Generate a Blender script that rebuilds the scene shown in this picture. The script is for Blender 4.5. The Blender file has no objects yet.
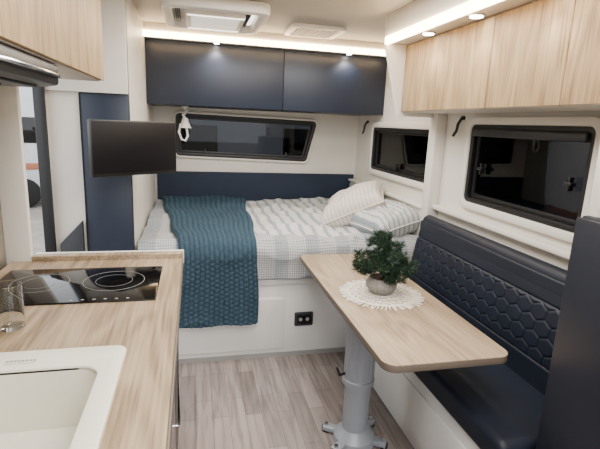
import bpy, bmesh, math, random
from mathutils import Vector, Matrix, noise
random.seed(7)
rad=math.radians
# ---------------------------------------------------------------- materials
def S(h,a=1.0):
    h=h.lstrip('#');o=[]
    for i in (0,2,4):
        c=int(h[i:i+2],16)/255.0
        o.append(c/12.92 if c<=.04045 else ((c+.055)/1.055)**2.4)
    return (*o,a)
def base(name):
    m=bpy.data.materials.new(name);m.use_nodes=True
    nt=m.node_tree;b=nt.nodes['Principled BSDF']
    return m,nt,b
def N(nt,t,**kw):
    n=nt.nodes.new(t)
    for k,v in kw.items():
        if k in n.inputs: n.inputs[k].default_value=v
        else: setattr(n,k,v)
    return n
def ramp(nt,stops):
    r=nt.nodes.new('ShaderNodeValToRGB');e=r.color_ramp.elements
    while len(e)<len(stops): e.new(.5)
    for i,(p,c) in enumerate(stops): e[i].position=p;e[i].color=c
    return r
def plain(name,col,rough=.5,metal=0,var=.04,nscale=6,bump=0,bscale=200,spec=.5,coat=0):
    m,nt,b=base(name);L=nt.links
    c=S(col) if isinstance(col,str) else col
    tc=N(nt,'ShaderNodeTexCoord');no=N(nt,'ShaderNodeTexNoise');no.inputs['Scale'].default_value=nscale
    L.new(tc.outputs['Object'],no.inputs['Vector'])
    d=tuple(max(0,x*(1-var)) for x in c[:3])+(1,);u=tuple(min(1,x*(1+var)) for x in c[:3])+(1,)
    r=ramp(nt,[(.3,d),(.7,u)]);L.new(no.outputs['Fac'],r.inputs['Fac']);L.new(r.outputs['Color'],b.inputs['Base Color'])
    b.inputs['Roughness'].default_value=rough;b.inputs['Metallic'].default_value=metal
    b.inputs['Specular IOR Level'].default_value=spec;b.inputs['Coat Weight'].default_value=coat
    if bump:
        n2=N(nt,'ShaderNodeTexNoise');n2.inputs['Scale'].default_value=bscale;L.new(tc.outputs['Object'],n2.inputs['Vector'])
        bp=N(nt,'ShaderNodeBump');bp.inputs['Strength'].default_value=bump;bp.inputs['Distance'].default_value=.002
        L.new(n2.outputs['Fac'],bp.inputs['Height']);L.new(bp.outputs['Normal'],b.inputs['Normal'])
    return m
def wood(name,axis,cols,rough=.45,seed=0,wav=1.0):
    m,nt,b=base(name);L=nt.links
    tc=N(nt,'ShaderNodeTexCoord')
    def mp(a,c):
        k=N(nt,'ShaderNodeMapping');s=[c,c,c];s[axis]=a;k.inputs['Scale'].default_value=s;k.inputs['Location'].default_value=(seed,seed*.7,seed*1.3)
        L.new(tc.outputs['Object'],k.inputs['Vector']);return k
    m1=mp(1.0,4.5);n1=N(nt,'ShaderNodeTexNoise');n1.inputs['Scale'].default_value=1;n1.inputs['Detail'].default_value=2;n1.inputs['Distortion'].default_value=.7*wav
    L.new(m1.outputs[0],n1.inputs['Vector'])
    mu=N(nt,'ShaderNodeMath',operation='MULTIPLY');mu.inputs[1].default_value=55*wav;L.new(n1.outputs['Fac'],mu.inputs[0])
    si=N(nt,'ShaderNodeMath',operation='SINE');L.new(mu.outputs[0],si.inputs[0])
    m2=mp(4,120);n2=N(nt,'ShaderNodeTexNoise');n2.inputs['Scale'].default_value=1;n2.inputs['Detail'].default_value=4
    L.new(m2.outputs[0],n2.inputs['Vector'])
    a1=N(nt,'ShaderNodeMath',operation='MULTIPLY_ADD');a1.inputs[1].default_value=.10;L.new(si.outputs[0],a1.inputs[0]);L.new(n2.outputs['Fac'],a1.inputs[2])
    a2=N(nt,'ShaderNodeMath',operation='MULTIPLY_ADD');a2.inputs[1].default_value=.3;L.new(n1.outputs['Fac'],a2.inputs[0]);L.new(a1.outputs[0],a2.inputs[2])
    r=ramp(nt,[(.40,S(cols[0])),(.64,S(cols[1])),(.92,S(cols[2]))])
    L.new(a2.outputs[0],r.inputs['Fac']);L.new(r.outputs['Color'],b.inputs['Base Color'])
    b.inputs['Roughness'].default_value=rough
    bp=N(nt,'ShaderNodeBump');bp.inputs['Strength'].default_value=.12;bp.inputs['Distance'].default_value=.001
    L.new(n2.outputs['Fac'],bp.inputs['Height']);L.new(bp.outputs['Normal'],b.inputs['Normal'])
    return m
def emis(name,col,st):
    m,nt,b=base(name);b.inputs['Base Color'].default_value=S(col);b.inputs['Emission Color'].default_value=S(col);b.inputs['Emission Strength'].default_value=st
    return m
def glassdark(name,tint):
    m,nt,b=base(name);nt.nodes.remove(b);L=nt.links;o=nt.nodes['Material Output']
    t=N(nt,'ShaderNodeBsdfTransparent');t.inputs[0].default_value=tint
    g=N(nt,'ShaderNodeBsdfGlossy');g.inputs['Roughness'].default_value=.02;g.inputs[0].default_value=(.9,.9,.9,1)
    f=N(nt,'ShaderNodeLayerWeight');f.inputs[0].default_value=.25;mx=N(nt,'ShaderNodeMixShader')
    L.new(f.outputs[0],mx.inputs[0]);L.new(t.outputs[0],mx.inputs[1]);L.new(g.outputs[0],mx.inputs[2]);L.new(mx.outputs[0],o.inputs[0])
    return m
def floor_mat():
    m,nt,b=base('vinyl_planks');L=nt.links
    tc=N(nt,'ShaderNodeTexCoord');mp=N(nt,'ShaderNodeMapping');mp.inputs['Rotation'].default_value=(0,0,rad(90));L.new(tc.outputs['Object'],mp.inputs[0])
    br=N(nt,'ShaderNodeTexBrick');br.inputs['Scale'].default_value=1;br.inputs['Brick Width'].default_value=.42;br.inputs['Row Height'].default_value=.085
    br.inputs['Mortar Size'].default_value=.0016;br.inputs['Mortar Smooth'].default_value=.6;br.offset=.37;br.inputs['Bias'].default_value=-.1
    br.inputs['Color1'].default_value=S('#958983');br.inputs['Color2'].default_value=S('#766B66');br.inputs['Mortar'].default_value=S('#4F4641')
    L.new(mp.outputs[0],br.inputs['Vector'])
    m2=N(nt,'ShaderNodeMapping');m2.inputs['Scale'].default_value=(34,2.6,1);L.new(tc.outputs['Object'],m2.inputs[0])
    no=N(nt,'ShaderNodeTexNoise');no.inputs['Scale'].default_value=1;no.inputs['Detail'].default_value=5;no.inputs['Distortion'].default_value=1.1;L.new(m2.outputs[0],no.inputs[0])
    r=ramp(nt,[(.3,(.55,.535,.52,1)),(.52,(.98,.98,.98,1)),(.8,(1.25,1.25,1.25,1))]);L.new(no.outputs['Fac'],r.inputs[0])
    mx=N(nt,'ShaderNodeMix',data_type='RGBA',blend_type='MULTIPLY');mx.inputs[0].default_value=.9
    L.new(br.outputs['Color'],mx.inputs[6]);L.new(r.outputs[0],mx.inputs[7]);L.new(mx.outputs[2],b.inputs['Base Color'])
    b.inputs['Roughness'].default_value=.5
    return m
def sheet_mat():
    m,nt,b=base('plaid_bedding');L=nt.links
    tc=N(nt,'ShaderNodeTexCoord');sp=N(nt,'ShaderNodeSeparateXYZ');L.new(tc.outputs['UV'],sp.inputs[0])
    def stripe(out,freq,th):
        a=N(nt,'ShaderNodeMath',operation='MULTIPLY');a.inputs[1].default_value=freq;L.new(out,a.inputs[0])
        s=N(nt,'ShaderNodeMath',operation='SINE');L.new(a.outputs[0],s.inputs[0])
        g=N(nt,'ShaderNodeMath',operation='GREATER_THAN');g.inputs[1].default_value=th;L.new(s.outputs[0],g.inputs[0]);return g.outputs[0]
    a=stripe(sp.outputs[0],2*math.pi/.015,.1);c=stripe(sp.outputs[1],2*math.pi/.015,.1)
    w=stripe(sp.outputs[0],2*math.pi/.20,.2)
    ad=N(nt,'ShaderNodeMath',operation='ADD');L.new(a,ad.inputs[0]);L.new(c,ad.inputs[1])
    k=N(nt,'ShaderNodeMath',operation='MULTIPLY');k.inputs[1].default_value=.5;L.new(ad.outputs[0],k.inputs[0])
    r=ramp(nt,[(0,S('#B9B7B2')),(.5,S('#9D9F9F')),(1,S('#808689'))]);L.new(k.outputs[0],r.inputs[0])
    mx=N(nt,'ShaderNodeMix',data_type='RGBA');mx.inputs[7].default_value=S('#727C85')
    k2=N(nt,'ShaderNodeMath',operation='MULTIPLY');k2.inputs[1].default_value=.5;L.new(w,k2.inputs[0]);L.new(k2.outputs[0],mx.inputs[0])
    L.new(r.outputs[0],mx.inputs[6])
    mx2=N(nt,'ShaderNodeMix',data_type='RGBA')
    t=stripe(sp.outputs[0],2*math.pi/.085,.45)
    r3=ramp(nt,[(0,S('#C2C0BA')),(1,S('#8D959B'))]);L.new(t,r3.inputs[0])
    gt=N(nt,'ShaderNodeMath',operation='GREATER_THAN');gt.inputs[1].default_value=.70;L.new(sp.outputs[0],gt.inputs[0])
    lt=N(nt,'ShaderNodeMath',operation='LESS_THAN');lt.inputs[1].default_value=1.38;L.new(sp.outputs[1],lt.inputs[0])
    mm=N(nt,'ShaderNodeMath',operation='MULTIPLY');L.new(gt.outputs[0],mm.inputs[0]);L.new(lt.outputs[0],mm.inputs[1])
    L.new(mm.outputs[0],mx2.inputs[0]);L.new(mx.outputs[2],mx2.inputs[6]);L.new(r3.outputs[0],mx2.inputs[7])
    L.new(mx2.outputs[2],b.inputs['Base Color']);b.inputs['Roughness'].default_value=.9;b.inputs['Specular IOR Level'].default_value=.1
    return m
def stripes_mat(name,c0,c1,per,th=.2):
    m,nt,b=base(name);L=nt.links
    tc=N(nt,'ShaderNodeTexCoord');sp=N(nt,'ShaderNodeSeparateXYZ');L.new(tc.outputs['UV'],sp.inputs[0])
    a=N(nt,'ShaderNodeMath',operation='MULTIPLY');a.inputs[1].default_value=2*math.pi/per;L.new(sp.outputs[0],a.inputs[0])
    s=N(nt,'ShaderNodeMath',operation='SINE');L.new(a.outputs[0],s.inputs[0])
    r=ramp(nt,[(th,S(c0)),(min(1,th+.35),S(c1))]);L.new(s.outputs[0],r.inputs[0]);L.new(r.outputs[0],b.inputs['Base Color'])
    b.inputs['Roughness'].default_value=.9;b.inputs['Specular IOR Level'].default_value=.1
    return m
CREAM=plain('cream_wall_laminate','#DBD6CC',.45,var=.02)
WHITE=plain('white_laminate','#DAD8D3',.4,var=.02)
CEIL=plain('ceiling_lining','#ABA69F',.6,var=.02)
NAVY=plain('navy_laminate','#1C2536',.42,var=.05)
NAVYD=plain('dark_navy_laminate','#141823',.4,var=.05)
NAVYW=plain('navy_fabric_panel','#1A2537',.8,var=.1,bump=.4)
LEATH=plain('black_blue_leatherette','#101724',.5,var=.1,bump=.3,bscale=350,spec=.35)
BLACK=plain('black_plastic','#0E0E10',.4)
SCREEN=plain('matte_tv_screen','#0E0D10',.42,spec=.22)
BLACKG=plain('black_glass','#060607',.08,spec=.5)
RUBB=plain('rubber_black','#131313',.8)
DGREY=plain('dark_grey_panel','#2B2D31',.4)
CHROME=plain('chrome','#C9CCD0',.18,metal=1)
ALU=plain('grey_painted_aluminium','#94989D',.4,metal=.2,var=.02)
PLAST=plain('white_plastic','#E2DFD9',.4,var=.01)
GREYP=plain('grey_plastic','#8E8C88',.5)
SINK=plain('cream_composite_sink','#E2DFD1',.3,var=.01)
OAKV=wood('oak_door_laminate',2,('#866C4B','#A98D67','#B9A17B'),.55,wav=.8)
OAKL=wood('oak_door_left',2,('#89704F','#AA8F6B','#BAA37F'),.55,seed=3,wav=.8)
OAKT=wood('oak_table_laminate',1,('#79674F','#97836A','#AA987F'),.45,seed=5,wav=.8)
OAKC=wood('oak_counter_laminate',1,('#715F48','#947F65','#AA977C'),.45,seed=9,wav=.9)
EDGE=plain('taupe_edge_banding','#675B4F',.5)
FLOOR=floor_mat();SHEET=sheet_mat()
KNIT=plain('slate_blue_knit_wool','#364854',.95,var=.15,nscale=60,bump=.6,bscale=500,spec=.1)
PILL=stripes_mat('pillow_ticking','#CBC5BA','#B8B1A6',.03)
PILL2=stripes_mat('pillow_blue_ticking','#BFBEB9','#8E979D',.04,.3)
GREEN=plain('bonsai_needles','#17321D',.65,var=.5,nscale=40)
BARK=plain('bark','#4A382A',.9,var=.3,nscale=40,bump=1,bscale=80)
STONE=plain('speckled_stoneware','#8F8A83',.7,var=.25,nscale=150)
ROPE=plain('cream_cotton_cord','#E6DFD1',.9,bump=.6,bscale=400)
WARM=emis('warm_led','#FFDDAE',26);WLED=emis('downlight_lens','#FFF6EA',30);SOFTL=emis('diffuser_glow','#FFF8EE',3.0);DIFF=emis('diffuser_panel','#FFFAF2',.55)
TINT=glassdark('tinted_window_glass',(.17,.175,.185,1))
def realglass():
    m,nt,b=base('drinking_glass');b.inputs['Base Color'].default_value=(.95,.98,.98,1);b.inputs['Transmission Weight'].default_value=1;b.inputs['Roughness'].default_value=.02;b.inputs['IOR'].default_value=1.3;return m
CLEAR=realglass()
GROUND=plain('gravel','#8C867E',.95,var=.2,nscale=4);CARAV=plain('caravan_skin_white','#C9CCCE',.4);TERRA=plain('terracotta_paint','#A8674C',.7)
HEDGE=plain('hedge_leaves','#2F4426',.9,var=.5,nscale=3)
# ---------------------------------------------------------------- builder
class B:
    def __init__(s,name): s.name=name;s.bm=bmesh.new();s.uv=s.bm.loops.layers.uv.new('UVMap');s.mats=[]
    def mi(s,m):
        if m not in s.mats: s.mats.append(m)
        return s.mats.index(m)
    def merge(s,t,mat,M=None):
        i=s.mi(mat)
        if M is not None: bmesh.ops.transform(t,matrix=M,verts=t.verts)
        for f in t.faces: f.material_index=i;f.smooth=True
        me=bpy.data.meshes.new('tmp');t.to_mesh(me);t.free();s.bm.from_mesh(me);bpy.data.meshes.remove(me)
    def box(s,x0,x1,y0,y1,z0,z1,mat,bev=0,seg=2,M=None):
        t=bmesh.new();bmesh.ops.create_cube(t,size=1)
        for v in t.verts: v.co=Vector(((x0+x1)/2+v.co.x*(x1-x0),(y0+y1)/2+v.co.y*(y1-y0),(z0+z1)/2+v.co.z*(z1-z0)))
        if bev: bmesh.ops.bevel(t,geom=t.edges[:],offset=bev,segments=seg,profile=.5,affect='EDGES')
        s.merge(t,mat,M)
    def cyl(s,c,r,h,mat,r2=None,seg=32,bev=0,M=None,axis='z'):
        t=bmesh.new();bmesh.ops.create_cone(t,cap_ends=True,segments=seg,radius1=r,radius2=r if r2 is None else r2,depth=h)
        if bev: bmesh.ops.bevel(t,geom=[e for e in t.edges if abs(e.verts[0].co.z-e.verts[1].co.z)<1e-6],offset=bev,segments=2,profile=.5,affect='EDGES')
        R={'z':Matrix(),'x':Matrix.Rotation(rad(90),4,'Y'),'y':Matrix.Rotation(rad(90),4,'X')}[axis]
        T=Matrix.Translation(c)@R
        s.merge(t,mat,T if M is None else M@T)
    def tube(s,pts,r,mat,seg=8,closed=False,M=None,radii=None):
        t=bmesh.new();pts=[Vector(p) for p in pts];n=len(pts);rings=[]
        up=Vector((0,0,1))
        for i,p in enumerate(pts):
            a=pts[(i-1)%n] if closed or i>0 else p;b=pts[(i+1)%n] if closed or i<n-1 else p
            d=(b-a).normalized();u=d.cross(up)
            if u.length<1e-3: u=d.cross(Vector((1,0,0)))
            u.normalize();w=u.cross(d).normalized();rr=radii[i] if radii else r
            rings.append([t.verts.new(p+rr*(math.cos(k*2*math.pi/seg)*u+math.sin(k*2*math.pi/seg)*w)) for k in range(seg)])
        m=n if closed else n-1
        for i in range(m):
            A,C=rings[i],rings[(i+1)%n]
            for k in range(seg): t.faces.new((A[k],A[(k+1)%seg],C[(k+1)%seg],C[k]))
        if not closed: t.faces.new(rings[0]);t.faces.new(rings[-1][::-1])
        bmesh.ops.recalc_face_normals(t,faces=t.faces[:])
        s.merge(t,mat,M)
    def prism(s,poly,z0,z1,mat,bev=0,M=None,hole=None):
        t=bmesh.new()
        if hole is None:
            f=t.faces.new([t.verts.new((p[0],p[1],z0)) for p in poly])
            r=bmesh.ops.extrude_face_region(t,geom=[f])
            for g in r['geom']:
                if isinstance(g,bmesh.types.BMVert): g.co.z=z1
        else:
            n=len(poly);a=[t.verts.new((p[0],p[1],z0)) for p in poly];b=[t.verts.new((p[0],p[1],z1)) for p in poly]
            c=[t.verts.new((p[0],p[1],z0)) for p in hole];d=[t.verts.new((p[0],p[1],z1)) for p in hole]
            for i in range(n):
                j=(i+1)%n
                for q in ((a[i],a[j],b[j],b[i]),(c[j],c[i],d[i],d[j]),(b[i],b[j],d[j],d[i]),(a[j],a[i],c[i],c[j])): t.faces.new(q)
        bmesh.ops.recalc_face_normals(t,faces=t.faces[:])
        if bev:
            ed=[e for e in t.edges if len(e.link_faces)==2 and e.calc_face_angle(0)>rad(60) and abs(e.verts[0].co.z-e.verts[1].co.z)<1e-6]
            bmesh.ops.bevel(t,geom=ed,offset=bev,segments=2,profile=.5,affect='EDGES')
        s.merge(t,mat,M)
    def lathe(s,prof,mat,c=(0,0,0),seg=40,M=None):
        t=bmesh.new();rings=[]
        for r,z in prof: rings.append([t.verts.new((c[0]+r*math.cos(k*2*math.pi/seg),c[1]+r*math.sin(k*2*math.pi/seg),c[2]+z)) for k in range(seg)])
        for a,b in zip(rings,rings[1:]):
            for k in range(seg): t.faces.new((a[k],a[(k+1)%seg],b[(k+1)%seg],b[k]))
        bmesh.ops.remove_doubles(t,verts=t.verts[:],dist=1e-5)
        bmesh.ops.recalc_face_normals(t,faces=t.faces[:]);s.merge(t,mat,M)
    def grid(s,nu,nv,fn,mat,M=None,uvf=None):
        i=s.mi(mat);V=[]
        for a in range(nu+1):
            row=[]
            for b in range(nv+1):
                p=Vector(fn(a/nu,b/nv))
                if M is not None:p=M@p
                row.append(s.bm.verts.new(p))
            V.append(row)
        for a in range(nu):
            for b in range(nv):
                f=s.bm.faces.new((V[a][b],V[a+1][b],V[a+1][b+1],V[a][b+1]));f.material_index=i;f.smooth=True
                if uvf:
                    for l,(x,y) in zip(f.loops,((a,b),(a+1,b),(a+1,b+1),(a,b+1))): l[s.uv].uv=uvf(x/nu,y/nv)
    def done(s,angle=35,recalc=False):
        if recalc: bmesh.ops.recalc_face_normals(s.bm,faces=s.bm.faces[:])
        me=bpy.data.meshes.new(s.name);s.bm.to_mesh(me);s.bm.free()
        for m in s.mats: me.materials.append(m)
        me.set_sharp_from_angle(angle=rad(angle))
        o=bpy.data.objects.new(s.name,me);bpy.context.collection.objects.link(o);return o
def rpoly(pts,r,seg=6):
    out=[];n=len(pts)
    for i in range(n):
        p=Vector(pts[i]);a=(Vector(pts[i-1])-p).normalized();b=(Vector(pts[(i+1)%n])-p).normalized()
        th=a.angle(b)/2;d=r/math.tan(th);c=p+(a+b).normalized()*(r/math.sin(th));s0=p+a*d;s1=p+b*d
        v0=s0-c;v1=s1-c;ang=math.atan2(v0.x*v1.y-v0.y*v1.x,v0.dot(v1))
        for k in range(seg+1):
            t=ang*k/seg;out.append((c.x+v0.x*math.cos(t)-v0.y*math.sin(t),c.y+v0.x*math.sin(t)+v0.y*math.cos(t)))
    return out
def offs(pts,d):
    out=[];n=len(pts)
    for i in range(n):
        p=Vector(pts[i]);e0=(p-Vector(pts[i-1])).normalized();e1=(Vector(pts[(i+1)%n])-p).normalized()
        n0=Vector((e0.y,-e0.x));n1=Vector((e1.y,-e1.x));m=(n0+n1).normalized();out.append(tuple(p+m*(d/max(.2,m.dot(n0)))))
    return out
def rect(x0,x1,y0,y1): return [(x0,y0),(x1,y0),(x1,y1),(x0,y1)]
def basis(o,x,y,z):
    m=Matrix((x,y,z)).transposed().to_4x4();m.translation=Vector(o);return m
# ---------------------------------------------------------------- room shell
XL,XR,YB,ZC=-.75,1.55,4.25,2.15
YF=-1.3;NL=-.34;YP=2.68;G=.021
def wall(name,axis,p0,p1,u0,u1,z0,z1,holes,mat):
    b=B(name);us=sorted({u0,u1,*[h[0] for h in holes],*[h[1] for h in holes]});zs=sorted({z0,z1,*[h[2] for h in holes],*[h[3] for h in holes]})
    for a,c in zip(us,us[1:]):
        for d,e in zip(zs,zs[1:]):
            mu,mz=(a+c)/2,(d+e)/2
            if any(h[0]<mu<h[1] and h[2]<mz<h[3] for h in holes): continue
            if axis=='x': b.box(p0,p1,a,c,d,e,mat)
            else: b.box(a,c,p0,p1,d,e,mat)
    bmesh.ops.remove_doubles(b.bm,verts=b.bm.verts[:],dist=1e-5)
    return b.done()
Mr=basis((XR,0,0),(0,-1,0),(0,0,1),(-1,0,0)) # local x=-Y, y=Z
Mb=basis((0,YB,0),(1,0,0),(0,0,1),(0,-1,0))
Q3=[(-.15,1.185),(1.04,1.155),(1.13,1.525),(-.15,1.545)]
W1=(1.52,2.31,1.13,1.515)
W2=(2.80,3.78,1.165,1.475)
b=B('floor');b.box(XL-.04,XR+.04,YF,YB+.04,-.05,0,FLOOR);b.done()
b=B('ceiling');b.box(XL-.04,XR+.04,YF,YB+.04,ZC,ZC+.05,CEIL);b.done()
wall('wall_right','x',XR,XR+.04,YF,YB+.04,0,ZC,[W1,W2],CREAM)
wall('wall_left','x',XL-.04,XL,YF,YP+.04,0,ZC,[(2.02,2.65,.02,1.9)],CREAM)
b=B('wall_back');b.prism(rect(NL-.04,XR,0,ZC),-.04,0,CREAM,0,Mb,hole=offs(Q3,-.02));b.done()
b=B('wall_niche_left');b.box(NL-.04,NL,YP,YB+.04,0,ZC,CREAM);b.done()
b=B('wall_partition');b.box(XL,-.585,YP,YP+.03,0,1.62,CREAM);b.box(-.585,NL,YP-.01,YP+.03,0,1.62,NAVY,.002)
b.box(XL,NL,YP-.03,YP+.03,1.615,ZC,CREAM,.004);b.box(-.588,-.582,YP-.014,YP,0,1.61,BLACK);b.done()
b=B('wall_kitchen_end');b.box(XL,-.655,1.99,2.02,0,ZC,CREAM,.004);b.done()
b=B('trim_1');b.box(1.475,XR,2.63,2.72,.9,1.6,CREAM,.008);b.done()
b=B('trim_2');b.box(1.50,XR,.6,2.63,1.0,1.03,CREAM,.008);b.done()
b=B('trim_3');b.box(1.49,XR,2.72,YB,.78,.98,CREAM,.012);b.box(1.47,XR,2.72,YB,.98,1.0,CREAM,.006);b.done()
# ---------------------------------------------------------------- windows
def window(name,M,poly,latches,sur=.045):
    b=B(name);r=.035
    b.prism(rpoly(offs(poly,sur),r+sur*.8),-.0,.028,CREAM,.008,M,hole=rpoly(offs(poly,.004),r))
    b.prism(rpoly(offs(poly,.006),r),-.01,.018,BLACK,.004,M,hole=rpoly(offs(poly,-.022),r*.6))
    ip=offs(poly,-.020)
    b.prism(rpoly(ip,.02),-.03,-.006,BLACK,.003,M,hole=rpoly(offs(ip,-.022),.012))
    b.prism(rpoly(offs(ip,-.01),.015),-.026,-.021,TINT,0,M)
    for x,y in latches:
        b.box(x-.006,x+.006,y-.03,y+.03,-.012,.014,BLACK,.003,M=M);b.box(x-.02,x+.02,y-.008,y+.008,-.008,.02,BLACK,.003,M=M)
    return b.done()
w1=window('window_1',Mr,rect(-2.33,-1.50,1.11,1.535),[(-2.22,1.3),(-1.6,1.3)])
window('window_2',Mr,rect(-3.80,-2.78,1.145,1.495),[(-3.3,1.2)],sur=.05)
window('window_3',Mb,Q3,[(.1,1.21),(.85,1.20)],sur=.025)
b=B('roller_blind');b.box(1.515,1.545,1.53,2.31,1.475,1.515,DGREY,.008);b.done().parent=w1
# ---------------------------------------------------------------- entry door frame
b=B('door_1')
b.box(XL-.045,XL+.010,2.625,2.648,.02,1.93,BLACK,.006);b.box(XL-.045,XL+.012,2.02,2.04,.02,1.93,BLACK,.006);b.box(XL-.045,XL+.012,2.03,2.64,1.9,1.93,BLACK,.006);b.box(XL-.045,XL+.012,2.03,2.64,0,.03,ALU,.004)
b.done()
b=B('door_step_panel')
Ms=basis((0,YP-.012,0),(1,0,0),(0,0,1),(0,-1,0))
b.prism([(-.72,0),(-.60,0),(-.60,.93),(-.72,.80)],0,.03,DGREY,.004,Ms);b.done()
# ---------------------------------------------------------------- bed
b=B('bed')
b.box(NL+G,XR-G,YP,YB-G,0,.52,WHITE,.004);b.box(NL+G,1.0,YP-.012,YP,.50,.54,WHITE,.004)
b.prism(rpoly(rect(-.2,.56,.06,.41),.02),0,.012,WHITE,.003,basis((0,YP,0),(1,0,0),(0,0,1),(0,-1,0)))
b.box(NL+G,1.0,YP-.006,YP,0,.03,GREYP)
b.box(NL+.03,XR-.07,2.72,4.2,.52,.76,WHITE,.05,4)
b.box(NL+G,XR-G,YB-.045,YB-G,.6,1.04,NAVYW,.01)
def W(x,y):
    a=noise.noise(Vector((x*2.1,y*2.6,1.7)))*.018
    c=(1-abs(noise.noise(Vector((x*3+y*1.6,y*3.6-x*1.2,4.2)))))**6*.020
    e=(1-abs(noise.noise(Vector((x*1.5+y*3.5,y*1.5-x*3,9.2)))))**9*.020*min(1,max(0,(x-.4)*3))
    d=noise.noise(Vector((x*11,y*11,8)))*.003
    return a+c+d+e+.006
Lf=1.46;ra=.07;zt=.765
def path(s):
    if s<Lf: return 4.19-s,zt,0,1
    s-=Lf;qa=ra*math.pi/2
    if s<qa:
        t=s/ra;return 2.73-ra*math.sin(t),zt-ra+ra*math.cos(t),-math.sin(t),math.cos(t)
    return 2.73-ra,zt-ra-(s-qa),-1,0
qa=ra*math.pi/2;Ld=Lf+qa+.145
def duv(u,v):
    x=NL+.022+u*(1.50-NL);s=v*(Ld+.012*noise.noise(Vector((x*5,0,0))))
    y,z,ny,nz=path(s);w=W(x,4.2-s)*(.6 if ny<-.5 else 1)
    fold=.007*math.sin(x*38+2*math.sin(x*7))*max(0,(s-Lf-qa)/.15)
    w+=.010+fold
    return (x,y+ny*w,z+nz*w)
b.grid(260,220,duv,SHEET,uvf=lambda u,v:(u*1.85,v*Ld))
b.done(60)
b=B('knitted_throw_blanket');Lt=Lf+qa+.42
def thr(u,v):
    s=.01+v*(Lt-.01);k=min(1,s/(Lf+qa))
    xl=-.29+.20*k+.01*math.sin(s*9);xr=.45-.08*k+.012*math.sin(s*7+1)
    x=xl+u*(xr-xl);y,z,ny,nz=path(s)
    w=W(x,4.2-s)*(.4 if ny<-.5 else .85)+.018
    X=u*.72
    rib=abs(math.sin(X*math.pi/.045));ph=int(X/.045)%2*math.pi
    kn=.013*rib**.6*(1+.15*math.sin(s*2*math.pi/.03+ph))
    edge=min(1,min(u,1-u)*30)
    low=.008*math.sin(x*24+math.sin(s*4))*max(0,(s-Lf-qa)/.4)
    w+=.006+(.006+kn)*edge+low+(.012 if ny<-.5 else 0)
    return (x,y+ny*w,z+nz*w)
b.grid(280,420,thr,KNIT);o=b.done(80)
so=o.modifiers.new('thick','SOLIDIFY');so.thickness=.006;so.offset=-1
def pillow(name,M,w,d,h,mat):
    b=B(name)
    def f(sign):
        def g(u,v):
            a=2*u-1;c=2*v-1
            e=max(0,(1-a**4))**.5*max(0,(1-c**4))**.5
            px=1-.07*(1-c*c);py=1-.07*(1-a*a)
            t=h/2*e**.8
            t+=noise.noise(Vector((a*2.2+w*9,c*2.2,sign)))*.018*e+ (1-abs(noise.noise(Vector((a*1.6+c,c*3-a,3+w)))))**4*.018*e
            return (a*w/2*px,c*d/2*py,sign*t)
        return g
    b.grid(40,40,f(1),mat,M,uvf=lambda u,v:(u*w,v*d));b.grid(40,40,f(-1),mat,M,uvf=lambda u,v:(u*w,v*d))
    bmesh.ops.remove_doubles(b.bm,verts=b.bm.verts[:],dist=1e-4)
    pts=[]
    for k in range(80):
        t=k/20;q=int(t);r=t-q;a,c=[(2*r-1,-1),(1,2*r-1),(1-2*r,1),(-1,1-2*r)][q]
        pts.append((a*w/2*(1-.07*(1-c*c)),c*d/2*(1-.07*(1-a*a)),0))
    b.tube(pts,.006,mat,6,True,M)
    return b.done(70,True)
pillow('pillow',Matrix.Translation((1.28,3.42,.84))@Matrix.Rotation(rad(-4),4,'Z')@Matrix.Rotation(rad(-4),4,'Y'),.42,.60,.12,PILL2)
pillow('pillow',Matrix.Translation((1.19,3.22,.925))@Matrix.Rotation(rad(-26),4,'Z')@Matrix.Rotation(rad(-26),4,'Y')@Matrix.Rotation(rad(6),4,'X'),.48,.56,.19,PILL)
pillow('pillow',Matrix.Translation((1.31,2.90,.865))@Matrix.Rotation(rad(14),4,'Z')@Matrix.Rotation(rad(-12),4,'Y'),.40,.42,.19,PILL2)
b=B('power_outlet');Mo=basis((0,YP,0),(1,0,0),(0,0,1),(0,-1,0))
b.prism(rpoly(rect(.63,.755,.21,.305),.01),0,.010,DGREY,.003,Mo);b.prism(rpoly(rect(.645,.74,.225,.290),.006),.01,.014,BLACKG,.002,Mo)
for x in (.67,.715): b.cyl((x,.258,.014),.012,.004,GREYP,M=Mo,seg=20)
b.done()
# ---------------------------------------------------------------- overhead bed cabinet
b=B('bed_overhead_cabinet')
b.box(NL,XR-G,3.67,YB-G,1.60,ZC,NAVY,.003)
mid=.69
for x0,x1 in ((NL+.003,mid-.002),(mid+.002,XR-.003)): b.box(x0,x1,3.65,3.67,1.602,2.055,NAVY,.002)
b.box(NL,XR,3.55,3.68,2.06,ZC,CREAM,.006)
b.box(NL,XR,3.538,3.551,2.054,2.095,WARM)
for x in (.17,1.20):
    b.cyl((x,3.605,2.057),.03,.008,CHROME,seg=24);b.cyl((x,3.605,2.0525),.02,.003,WLED,seg=24)
b.done()
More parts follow.
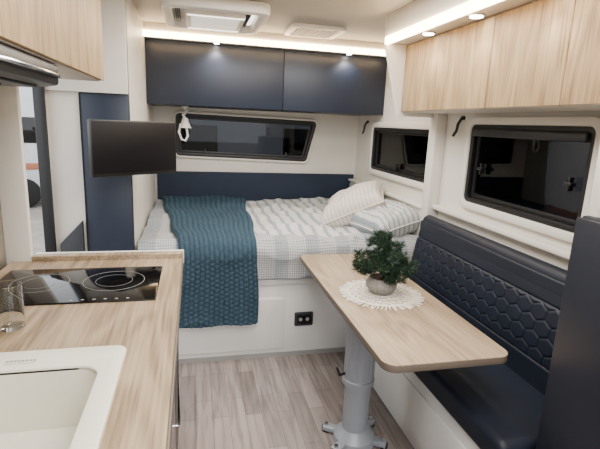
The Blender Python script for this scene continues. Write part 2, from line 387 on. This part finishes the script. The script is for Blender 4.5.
# ---------------------------------------------------------------- right overhead cabinet
XC=1.25
b=B('dinette_overhead_cabinet')
b.box(XC+.018,XR-G,.3,2.68,1.60,ZC,CREAM,.003)
ys=[2.68,2.29,1.83,1.40,.96,.52,.3]
for a,c in zip(ys,ys[1:]): b.box(XC,XC+.018,c+.002,a-.002,1.603,1.985,OAKV,.0015)
b.box(1.12,XC+.02,.3,2.68,1.99,ZC,CREAM,.006)
b.box(1.110,1.121,.3,2.68,1.986,2.024,WARM)
b.box(1.115,1.133,.3,2.68,1.983,1.991,WARM)
b.prism([(1.12,1.99),(1.235,1.575),(1.55,1.575),(1.55,2.15),(1.12,2.15)],0,.03,CREAM,.003,basis((0,2.715,0),(1,0,0),(0,0,1),(0,-1,0)))
for y in (2.3,1.88,1.46,1.04,.62):
    b.cyl((1.19,y,1.987),.036,.008,CHROME,seg=24);b.cyl((1.19,y,1.982),.028,.003,WLED,seg=24)
b.done()
# ---------------------------------------------------------------- kitchen overhead cabinet + hood
b=B('kitchen_overhead_cabinet');XK=-.35
b.box(XL+G,XK-.018,-.4,1.985,1.634,ZC,CREAM,.003);b.box(-.65,XK-.018,1.98,2.06,1.634,ZC,CREAM,.003)
ys=[2.05,1.52,.95,.4,-.1,-.4]
for a,c in zip(ys,ys[1:]): b.box(XK-.018,XK,c+.002,a-.002,1.637,ZC-.003,OAKL,.0015)
b.done()
b=B('range_hood')
b.prism(rpoly([(XL+G,0.9),(-.42,.9),(-.365,1.0),(-.365,1.44),(-.42,1.54),(XL+G,1.54)],.03),1.575,1.633,BLACK,.010)
b.prism(rpoly(rect(-.70,-.42,.97,1.46),.03),1.568,1.576,DGREY,.002)
b.tube([(-.37,.98,1.60),(-.355,1.05,1.60),(-.352,1.2,1.60),(-.355,1.4,1.60),(-.37,1.46,1.60)],.005,CHROME)
b.box(-.5,-.46,1.15,1.3,1.562,1.57,CHROME,.002)
b.done()
# ---------------------------------------------------------------- kitchen counter
def ring_rect(b,o,i,z0,z1,mat,bev,seg=6,ro=.03,ri=.03): b.prism(rpoly(rect(*o),ro,seg),z0,z1,mat,bev,hole=rpoly(rect(*i),ri,seg))
XF=-.055;CT=.9;XLc=XL+G
b=B('kitchen_counter')
sx0,sx1,sy0,sy1=-.64,-.19,.66,1.165
b.prism(rect(XLc,XF,-.4,1.985),CT-.04,CT,OAKC,0,hole=rect(sx0,sx1,sy0,sy1))
b.box(XF,XF+.006,-.4,1.985,CT-.04,CT-.001,EDGE,.002)
b.box(-.655,XF+.004,1.985,2.03,CT-.04,CT+.022,OAKC,.006);b.box(-.655,XF+.008,2.03,2.055,CT-.04,CT+.02,WHITE,.004)
b.box(XLc,-.10,-.4,1.985,.08,.62,DGREY);b.box(XLc,-.10,1.22,1.985,.6,.86,DGREY);b.box(-.62,-.10,1.985,2.04,.08,.86,WHITE);b.box(XLc,-.14,-.4,1.985,0,.08,BLACK)
for a,c,m in ((2.045,1.62,DGREY),(1.615,1.15,BLACKG),(1.145,.6,DGREY),(.595,0,DGREY)):
    b.box(-.10,-.078,c+.002,a-.002,.09,.855,m,.003)
b.tube([(-.08,1.58,.80),(-.064,1.58,.80),(-.064,1.19,.80),(-.08,1.19,.80)],.006,CHROME)
b.tube([(-.08,1.66,.3),(-.066,1.66,.3),(-.066,1.66,.8),(-.08,1.66,.8)],.006,CHROME)
b.done()
b=B('kitchen_sink')
o=(sx0-.015,sx1+.015,sy0-.015,sy1+.012);i=(sx0+.05,sx1-.035,sy0+.04,sy1-.085)
ring_rect(b,o,i,CT-.005,CT+.010,SINK,.004,8,.03,.05)
ring_rect(b,(i[0]-.006,i[1]+.006,i[2]-.006,i[3]+.006),i,CT-.16,CT+.004,SINK,0,8,.05,.05)
b.prism(rpoly(rect(*i),.05,8),CT-.17,CT-.155,SINK,0)
b.cyl(((i[0]+i[1])/2,(i[2]+i[3])/2,CT-.153),.04,.006,CHROME,bev=.002);b.cyl(((i[0]+i[1])/2,(i[2]+i[3])/2,CT-.150),.015,.006,BLACK)
for k in range(8): b.box(-.445+k*.0085,-.439+k*.0085,1.118,1.126,CT+.0095,CT+.0106,GREYP)
for k in range(14): b.box(-.445+k*.0048,-.442+k*.0048,1.108,1.111,CT+.0095,CT+.0105,GREYP)
b.done()
b=B('induction_cooktop')
b.prism(rpoly(rect(-.685,-.128,1.50,1.86),.008),CT,CT+.006,BLACKG,.0015)
def circ(b,x,y,r,t,m): 
    b.prism([(x+(r+t)*math.cos(k*math.pi/30),y+(r+t)*math.sin(k*math.pi/30)) for k in range(60)],CT+.006,CT+.0066,m,0,hole=[(x+r*math.cos(k*math.pi/30),y+r*math.sin(k*math.pi/30)) for k in range(60)])
for x,r in ((-.54,.095),(-.29,.105)): circ(b,x,1.70,r,.0015,GREYP);circ(b,x,1.70,r*.6,.0008,GREYP)
for k in range(6): b.box(-.40+k*.035,-.39+k*.035,1.515,1.522,CT+.006,CT+.0065,GREYP)
b.done()
def tumbler(x,y,h,r):
    b=B('glass_tumbler');b.lathe([(0,0),(r*.8,0),(r*.85,.004),(r,h),(r-.0025,h),(r*.82,.012),(0,.010)],CLEAR,(x,y,CT+.001),32);b.done()
tumbler(-.505,1.34,.13,.036);tumbler(-.60,1.40,.13,.036)
# ---------------------------------------------------------------- TV
b=B('wall_mounted_television')
Mt=Matrix.Translation((-.292,2.50,1.342))@Matrix.Rotation(math.atan2(.28,.384),4,'Z')
b.box(-.2375,.2375,-.012,.02,-.138,.138,BLACK,.005,M=Mt);b.box(-.230,.230,-.0135,-.011,-.122,.131,SCREEN,.001,M=Mt)
b.box(-.13,.13,.018,.045,-.10,.06,BLACK,.01,M=Mt);b.box(-.05,.05,.043,.05,-.05,.05,DGREY,.002,M=Mt)
b.box(-.20,-.03,-.009,.012,-.142,-.136,DGREY,.002,M=Mt)
b.tube([(-.32,2.55,1.34),(-.37,2.60,1.34),(-.42,2.63,1.34),(-.42,2.665,1.34)],.014,DGREY);b.box(-.46,-.38,2.655,2.669,1.28,1.40,DGREY,.004)
b.done()
# ---------------------------------------------------------------- reading light hung below the bed cabinet
b=B('reading_lamp');lx,ly=-.065,3.9
b.cyl((lx,ly,1.594),.03,.012,PLAST);b.tube([(lx,ly,1.59),(lx+.01,ly-.02,1.56),(lx-.015,ly-.05,1.53),(lx,ly-.06,1.50)],.012,PLAST)
b.lathe([(.0,.05),(.02,.05),(.028,.02),(.050,-.03),(.044,-.03),(0,-.01)],PLAST,(lx,ly-.06,1.46))
b.tube([(lx-.035,ly-.07,1.46),(lx-.05,ly-.08,1.40),(lx-.03,ly-.09,1.34),(lx,ly-.09,1.33),(lx+.02,ly-.09,1.37),(lx+.01,ly-.08,1.43)],.010,PLAST);b.done()
# ---------------------------------------------------------------- bench
b=B('bench_seat')
b.box(1.02,XR-G,1.12,2.615,0,.36,WHITE,.004);b.box(1.012,1.021,1.3,2.5,.06,.30,WHITE,.003)
b.box(1.0,1.50,1.13,2.615,.36,.47,LEATH,.035,4)
ya,yb=2.62,1.13;zb,zt2=.45,.965
def prof(v):
    if v<.8:
        t=v/.8;z=zb+(zt2-.05-zb)*t;x=1.375+.055*t-.018*math.sin(t*math.pi)
        return x,z,-1,0
    t=(v-.8)/.2*math.pi;return 1.47-.04*math.cos(t),zt2-.05+.05*math.sin(t),-math.cos(t),math.sin(t)
# hexagonal stitching: distance to the nearest hexagon edge
HX,HY=.085,.060
def hexd(p,q):
    best=[9,9]
    px=p/HX;qy=q/HY
    for j in range(int(qy)-2,int(qy)+3):
        o=.5*(j%2)
        for i in range(int(px)-2,int(px)+3):
            d=math.hypot(px-i-o,(qy-j)*.866)
            if d<best[0]: best=[d,best[0]]
            elif d<best[1]: best[1]=d
    return best[1]-best[0]
def back(u,v):
    x,z,nx,nz=prof(v);y=ya+(yb-ya)*u;d=0
    if .22<v<.64:
        e=hexd((ya-yb)*u+1,(v-.22)*.58+1)
        d+=-.0045*math.exp(-(e/.10)**2)+.0022
    for gv in (.22,.64,.76): d+=-.007*math.exp(-((v-gv)/.008)**2)
    en=min(u,1-u)*(ya-yb)
    if en<.03: d-=.03*(1-math.sqrt(max(0,1-((.03-en)/.03)**2)))
    return (x+nx*d,y,z+nz*d)
b.grid(420,170,back,LEATH)
b.box(1.42,1.50,1.135,2.61,.45,.93,LEATH,.01)
b.done(60)
# ---------------------------------------------------------------- tall cabinet at right edge
b=B('tall_cabinet')
b.box(1.125,XR-G,.45,1.10,0,1.27,NAVYD,.004);b.box(1.105,1.126,.455,1.10,.05,1.265,NAVYD,.004)
b.box(1.14,XR-G,1.06,1.10,1.27,1.595,CREAM,.004);b.box(1.148,1.21,1.10,1.108,1.30,1.42,DGREY,.003);b.box(1.16,1.20,1.108,1.112,1.33,1.39,PLAST,.002)
b.tube([(1.105,.52,.9),(1.085,.52,.9),(1.085,.52,1.1),(1.105,.52,1.1)],.006,CHROME)
b.done()
# ---------------------------------------------------------------- table
TX0,TX1,TY0,TY1,TZ=.622,1.115,1.27,2.59,.72
b=B('pedestal_table')
b.prism(rpoly(rect(TX0,TX1,TY0,TY1),.05,8),TZ-.030,TZ-.003,EDGE,.003)
b.prism(rpoly(rect(TX0,TX1,TY0,TY1),.05,8),TZ-.004,TZ,OAKT,.001)
cx,cy=.757,1.83
b.box(cx-.09,cx+.16,cy-.15,cy+.15,TZ-.045,TZ-.03,ALU,.004)
b.lathe([(0,.68),(.075,.68),(.078,.66),(.070,.64),(.070,.34),(.076,.335),(.076,.31),(.062,.305),(.062,.07),(.07,.06),(.10,.03),(.105,.0),(0,0)],ALU,(cx,cy,0),48)
for k in range(12):
    a=k*math.pi/6;b.box(cx+.069*math.cos(a)-.003,cx+.069*math.cos(a)+.003,cy+.069*math.sin(a)-.003,cy+.069*math.sin(a)+.003,.345,.64,ALU,.001)
for a in (rad(35),rad(145),rad(215),rad(325)):
    Ma=Matrix.Translation((cx,cy,0))@Matrix.Rotation(a,4,'Z')
    b.box(.06,.16,-.022,.022,.006,.032,ALU,.006,M=Ma);b.cyl((.145,0,.012),.022,.024,RUBB,M=Ma,bev=.003);b.cyl((.145,0,.036),.010,.012,CHROME,M=Ma)
b.tube([(cx-.07,cy,.36),(cx-.10,cy-.01,.36),(cx-.115,cy-.01,.40)],.007,BLACK)
b.done()
# ---------------------------------------------------------------- doily + pine in pot
dx,dy=.865,1.90
b=B('macrame_placemat')
for r in (.05,.085,.12,.155):
    b.tube([(dx+r*math.cos(t*math.pi/36),dy+r*math.sin(t*math.pi/36),TZ+.006) for t in range(72)],.006,ROPE,6,True)
for lo,hi,n in ((.0,.05,14),(.05,.085,16),(.085,.12,20),(.12,.155,26)):
    for k in range(n):
        a=k*2*math.pi/n;w=math.pi/n
        for sgn in (-1,1):
            b.tube([(dx+(lo+(hi-lo)*t/4)*math.cos(a+sgn*w*t/4),dy+(lo+(hi-lo)*t/4)*math.sin(a+sgn*w*t/4),TZ+.005+.003*math.sin(t*math.pi/4)) for t in range(5)],.0042,ROPE,5)
for k in range(72):
    a=k*2*math.pi/72+random.uniform(-.02,.02);L2=.157+.04+random.uniform(-.008,.008);c=random.uniform(-.05,.05)
    b.tube([(dx+.155*math.cos(a),dy+.155*math.sin(a),TZ+.005),(dx+.18*math.cos(a+c*.4),dy+.18*math.sin(a+c*.4),TZ+.005),(dx+L2*math.cos(a+c),dy+L2*math.sin(a+c),TZ+.004)],.0036,ROPE,5)
b.done(70)
b=B('potted_bonsai_pine');pz=TZ+.013
b.lathe([(0,0),(.04,0),(.055,.008),(.072,.03),(.074,.05),(.062,.072),(.056,.076),(.052,.07),(.05,.062),(0,.062)],STONE,(dx,dy,pz))
b.lathe([(0,.066),(.052,.062)],BARK,(dx,dy,pz))
tr=[(0,0,.06),(.012,0,.09),(-.008,.005,.12),(.01,0,.15),(.0,0,.19),(.005,0,.22)]
b.tube([(dx+p[0],dy+p[1],pz+p[2]) for p in tr],.01,BARK,8,radii=[.014,.012,.010,.008,.006,.004])
pads=[(-.085,0,.115,.05),(.10,.0,.10,.055),(-.055,-.05,.14,.055),(.06,-.06,.13,.055),(.0,.05,.15,.06),(-.075,.03,.175,.055),(.075,.03,.165,.055),(.0,-.03,.20,.065),(-.035,.0,.24,.055),(.035,.0,.225,.055),(-.01,0,.275,.040),(.03,-.08,.09,.045),(.12,-.02,.135,.035),(-.115,-.02,.15,.035),(-.02,-.05,.17,.05),(.03,0,.17,.055)]
for p in pads:
    b.tube([(dx,dy,pz+max(.09,p[2]-.05)),(dx+p[0]*.5,dy+p[1]*.5,pz+p[2]-.03),(dx+p[0],dy+p[1],pz+p[2]-.005)],.003,BARK,5)
gi=b.mi(GREEN)
for p in pads:
    C=Vector((dx+p[0],dy+p[1],pz+p[2]))
    for _ in range(60):
        th=random.uniform(0,2*math.pi);rr=p[3]*math.sqrt(random.random());c=C+Vector((rr*math.cos(th),rr*math.sin(th),random.uniform(-.016,.016)))
        for _ in range(20):
            d=Vector((random.gauss(0,1)+math.cos(th)*.6,random.gauss(0,1)+math.sin(th)*.6,random.gauss(.4,.8))).normalized()
            ln=random.uniform(.016,.032);sd=d.cross(Vector((random.gauss(0,1),random.gauss(0,1),random.gauss(0,1)))).normalized()*.0014
            v=[b.bm.verts.new(c-sd),b.bm.verts.new(c+sd),b.bm.verts.new(c+d*ln)]
            f=b.bm.faces.new(v);f.material_index=gi
b.done(60)
# ---------------------------------------------------------------- ceiling units
b=B('ceiling_air_conditioner')
b.prism(rpoly(rect(-.17,.43,2.68,3.34),.07,8),2.085,ZC,PLAST,.014,hole=rpoly(rect(-.11,.37,2.75,3.27),.05,8))
b.prism(rpoly(rect(-.12,.38,2.74,3.28),.05,8),2.12,ZC,PLAST,0)
b.prism(rpoly(rect(-.04,.30,2.80,3.22),.03,8),2.075,2.125,PLAST,.006)
b.prism(rpoly(rect(-.01,.27,2.85,3.17),.03,8),2.072,2.078,DIFF,.002)
b.prism(rpoly(rect(-.03,.29,3.20,3.215),.005),2.071,2.078,SOFTL,0);b.prism(rpoly(rect(-.03,.29,2.81,2.825),.005),2.071,2.078,SOFTL,0)
b.prism(rpoly(rect(.335,.362,2.86,3.16),.005),2.112,2.121,SOFTL,0)
for x in (-.098,.306):
    for k in range(3): b.box(x+k*.011,x+k*.011+.004,2.84,3.18,2.10,2.122,DGREY)
b.done()
b=B('roof_vent_hatch')
b.prism(rpoly(rect(.64,1.02,3.12,3.47),.03),2.125,ZC,PLAST,.006,hole=rpoly(rect(.68,.98,3.16,3.43),.02))
b.prism(rect(.67,.99,3.15,3.44),2.14,ZC,GREYP,0)
for k in range(11): b.box(.68+k*.029,.684+k*.029,3.16,3.43,2.13,2.137,PLAST)
for k in range(9): b.box(.68,.98,3.17+k*.03,3.174+k*.03,2.13,2.137,PLAST)
b.done()
for y,z in ((2.45,1.53),(3.98,1.50)):
    b=B('window_strap_hook')
    b.cyl((XR-.008,y,z+.045),.012,.016,BLACK,axis='x');b.tube([(XR-.015,y,z+.045),(XR-.03,y+.01,z+.01),(XR-.03,y+.02,z-.03),(XR-.03,y+.05,z-.06)],.009,BLACK,6)
    b.done()
# ---------------------------------------------------------------- outside
b=B('ground');b.box(-40,40,-40,40,-.75,-.7,GROUND);b.done()
def caravan(x,y,rot,mat=CARAV):
    b=B('caravan');M=Matrix.Translation((x,y,-.7))@Matrix.Rotation(rot,4,'Z')
    b.prism(rpoly([(-2.6,.5),(2.4,.5),(2.7,1.2),(2.5,2.9),(-2.5,2.9),(-2.7,1.0)],.2),-1.1,1.1,mat,.03,M@Matrix.Rotation(rad(90),4,'X'))
    for sx in (-1.5,.9): b.box(sx-.5,sx+.5,-1.13,1.13,1.5,2.1,BLACKG,.05,M=M)
    b.box(-2.6,2.6,-1.115,1.115,.9,1.05,TERRA,.01,M=M)
    for s in (-1.05,1.05):
        for wx in (-.4,.4): b.cyl((wx,s,.35),.35,.2,RUBB,axis='y',M=M,bev=.04)
    b.done()
caravan(6.5,3.8,rad(80));caravan(8,-2.8,rad(95));caravan(9,12,rad(70));caravan(1.5,11,0);caravan(-4.6,12.5,rad(20));caravan(-5,28,rad(20),TERRA)
b=B('hedge')
def hg(u,v):
    x=-22+u*44;a=v*math.pi;n=noise.noise(Vector((x*.8,v*6,0)))*.5+noise.noise(Vector((x*3,v*20,3)))*.15
    return (x,34-1.5*math.cos(a)*(1+n*.3),-.7+(3.2+n)*math.sin(a))
b.grid(220,24,hg,HEDGE)
b.grid(220,24,lambda u,v:(lambda p:(p[1]-14,-p[0]*.8+6,p[2]))(hg(u,v)),HEDGE);b.done(80)
# ---------------------------------------------------------------- lighting
w=bpy.data.worlds.new('sky');bpy.context.scene.world=w;w.use_nodes=True
nt=w.node_tree;bg=nt.nodes['Background'];bg.inputs[0].default_value=(.92,.95,1,1);bg.inputs[1].default_value=3.4
def area(name,loc,sx,sy,p,col,rot=(0,0,0)):
    l=bpy.data.lights.new(name,'AREA');l.shape='RECTANGLE';l.size=sx;l.size_y=sy;l.energy=p;l.color=col
    o=bpy.data.objects.new(name,l);o.location=loc;o.rotation_euler=rot;bpy.context.collection.objects.link(o)
area('fill_light_front',(.35,.4,2.13),.9,1.6,54,(1,.975,.94))  # added fill light around the camera, no fitting on the ceiling here
area('fill_light_mid',(.45,2.1,2.13),.8,.7,34,(1,.975,.94))  # added fill above the dinette, out of view, not an actual lamp
area('fill_light_bed',(.6,3.0,2.06),.9,.4,14,(1,.98,.95))  # added fill to brighten the bed area, stands for no fixture
def spot(name,loc,p,ang=110):
    l=bpy.data.lights.new(name,'SPOT');l.energy=p;l.spot_size=rad(ang);l.spot_blend=.6;l.shadow_soft_size=.02;l.color=(1,.97,.93)
    o=bpy.data.objects.new(name,l);o.location=loc;bpy.context.collection.objects.link(o)
for i,x in enumerate((.17,1.20)): spot('bed_downlight_%d'%i,(x,3.58,2.045),7,130)
for i,y in enumerate((2.3,1.88,1.46,1.04)): spot('soffit_downlight_%d'%i,(1.17,y,1.975),4,110)
# ---------------------------------------------------------------- camera
y,t,r=[rad(a) for a in (13.45,12.5,-2.5)]
f=Vector((math.sin(y)*math.cos(t),math.cos(y)*math.cos(t),-math.sin(t)));ri=Vector((math.cos(y),-math.sin(y),0));dn=f.cross(ri)
A=math.cos(r)*ri+math.sin(r)*dn;D=-math.sin(r)*ri+math.cos(r)*dn
cd=bpy.data.cameras.new('camera');co=bpy.data.objects.new('camera',cd);bpy.context.collection.objects.link(co)
co.matrix_world=basis((0,0,1.5),A,-D,-f);cd.lens=453/600*36;cd.sensor_width=36;cd.clip_start=.02
bpy.context.scene.camera=co
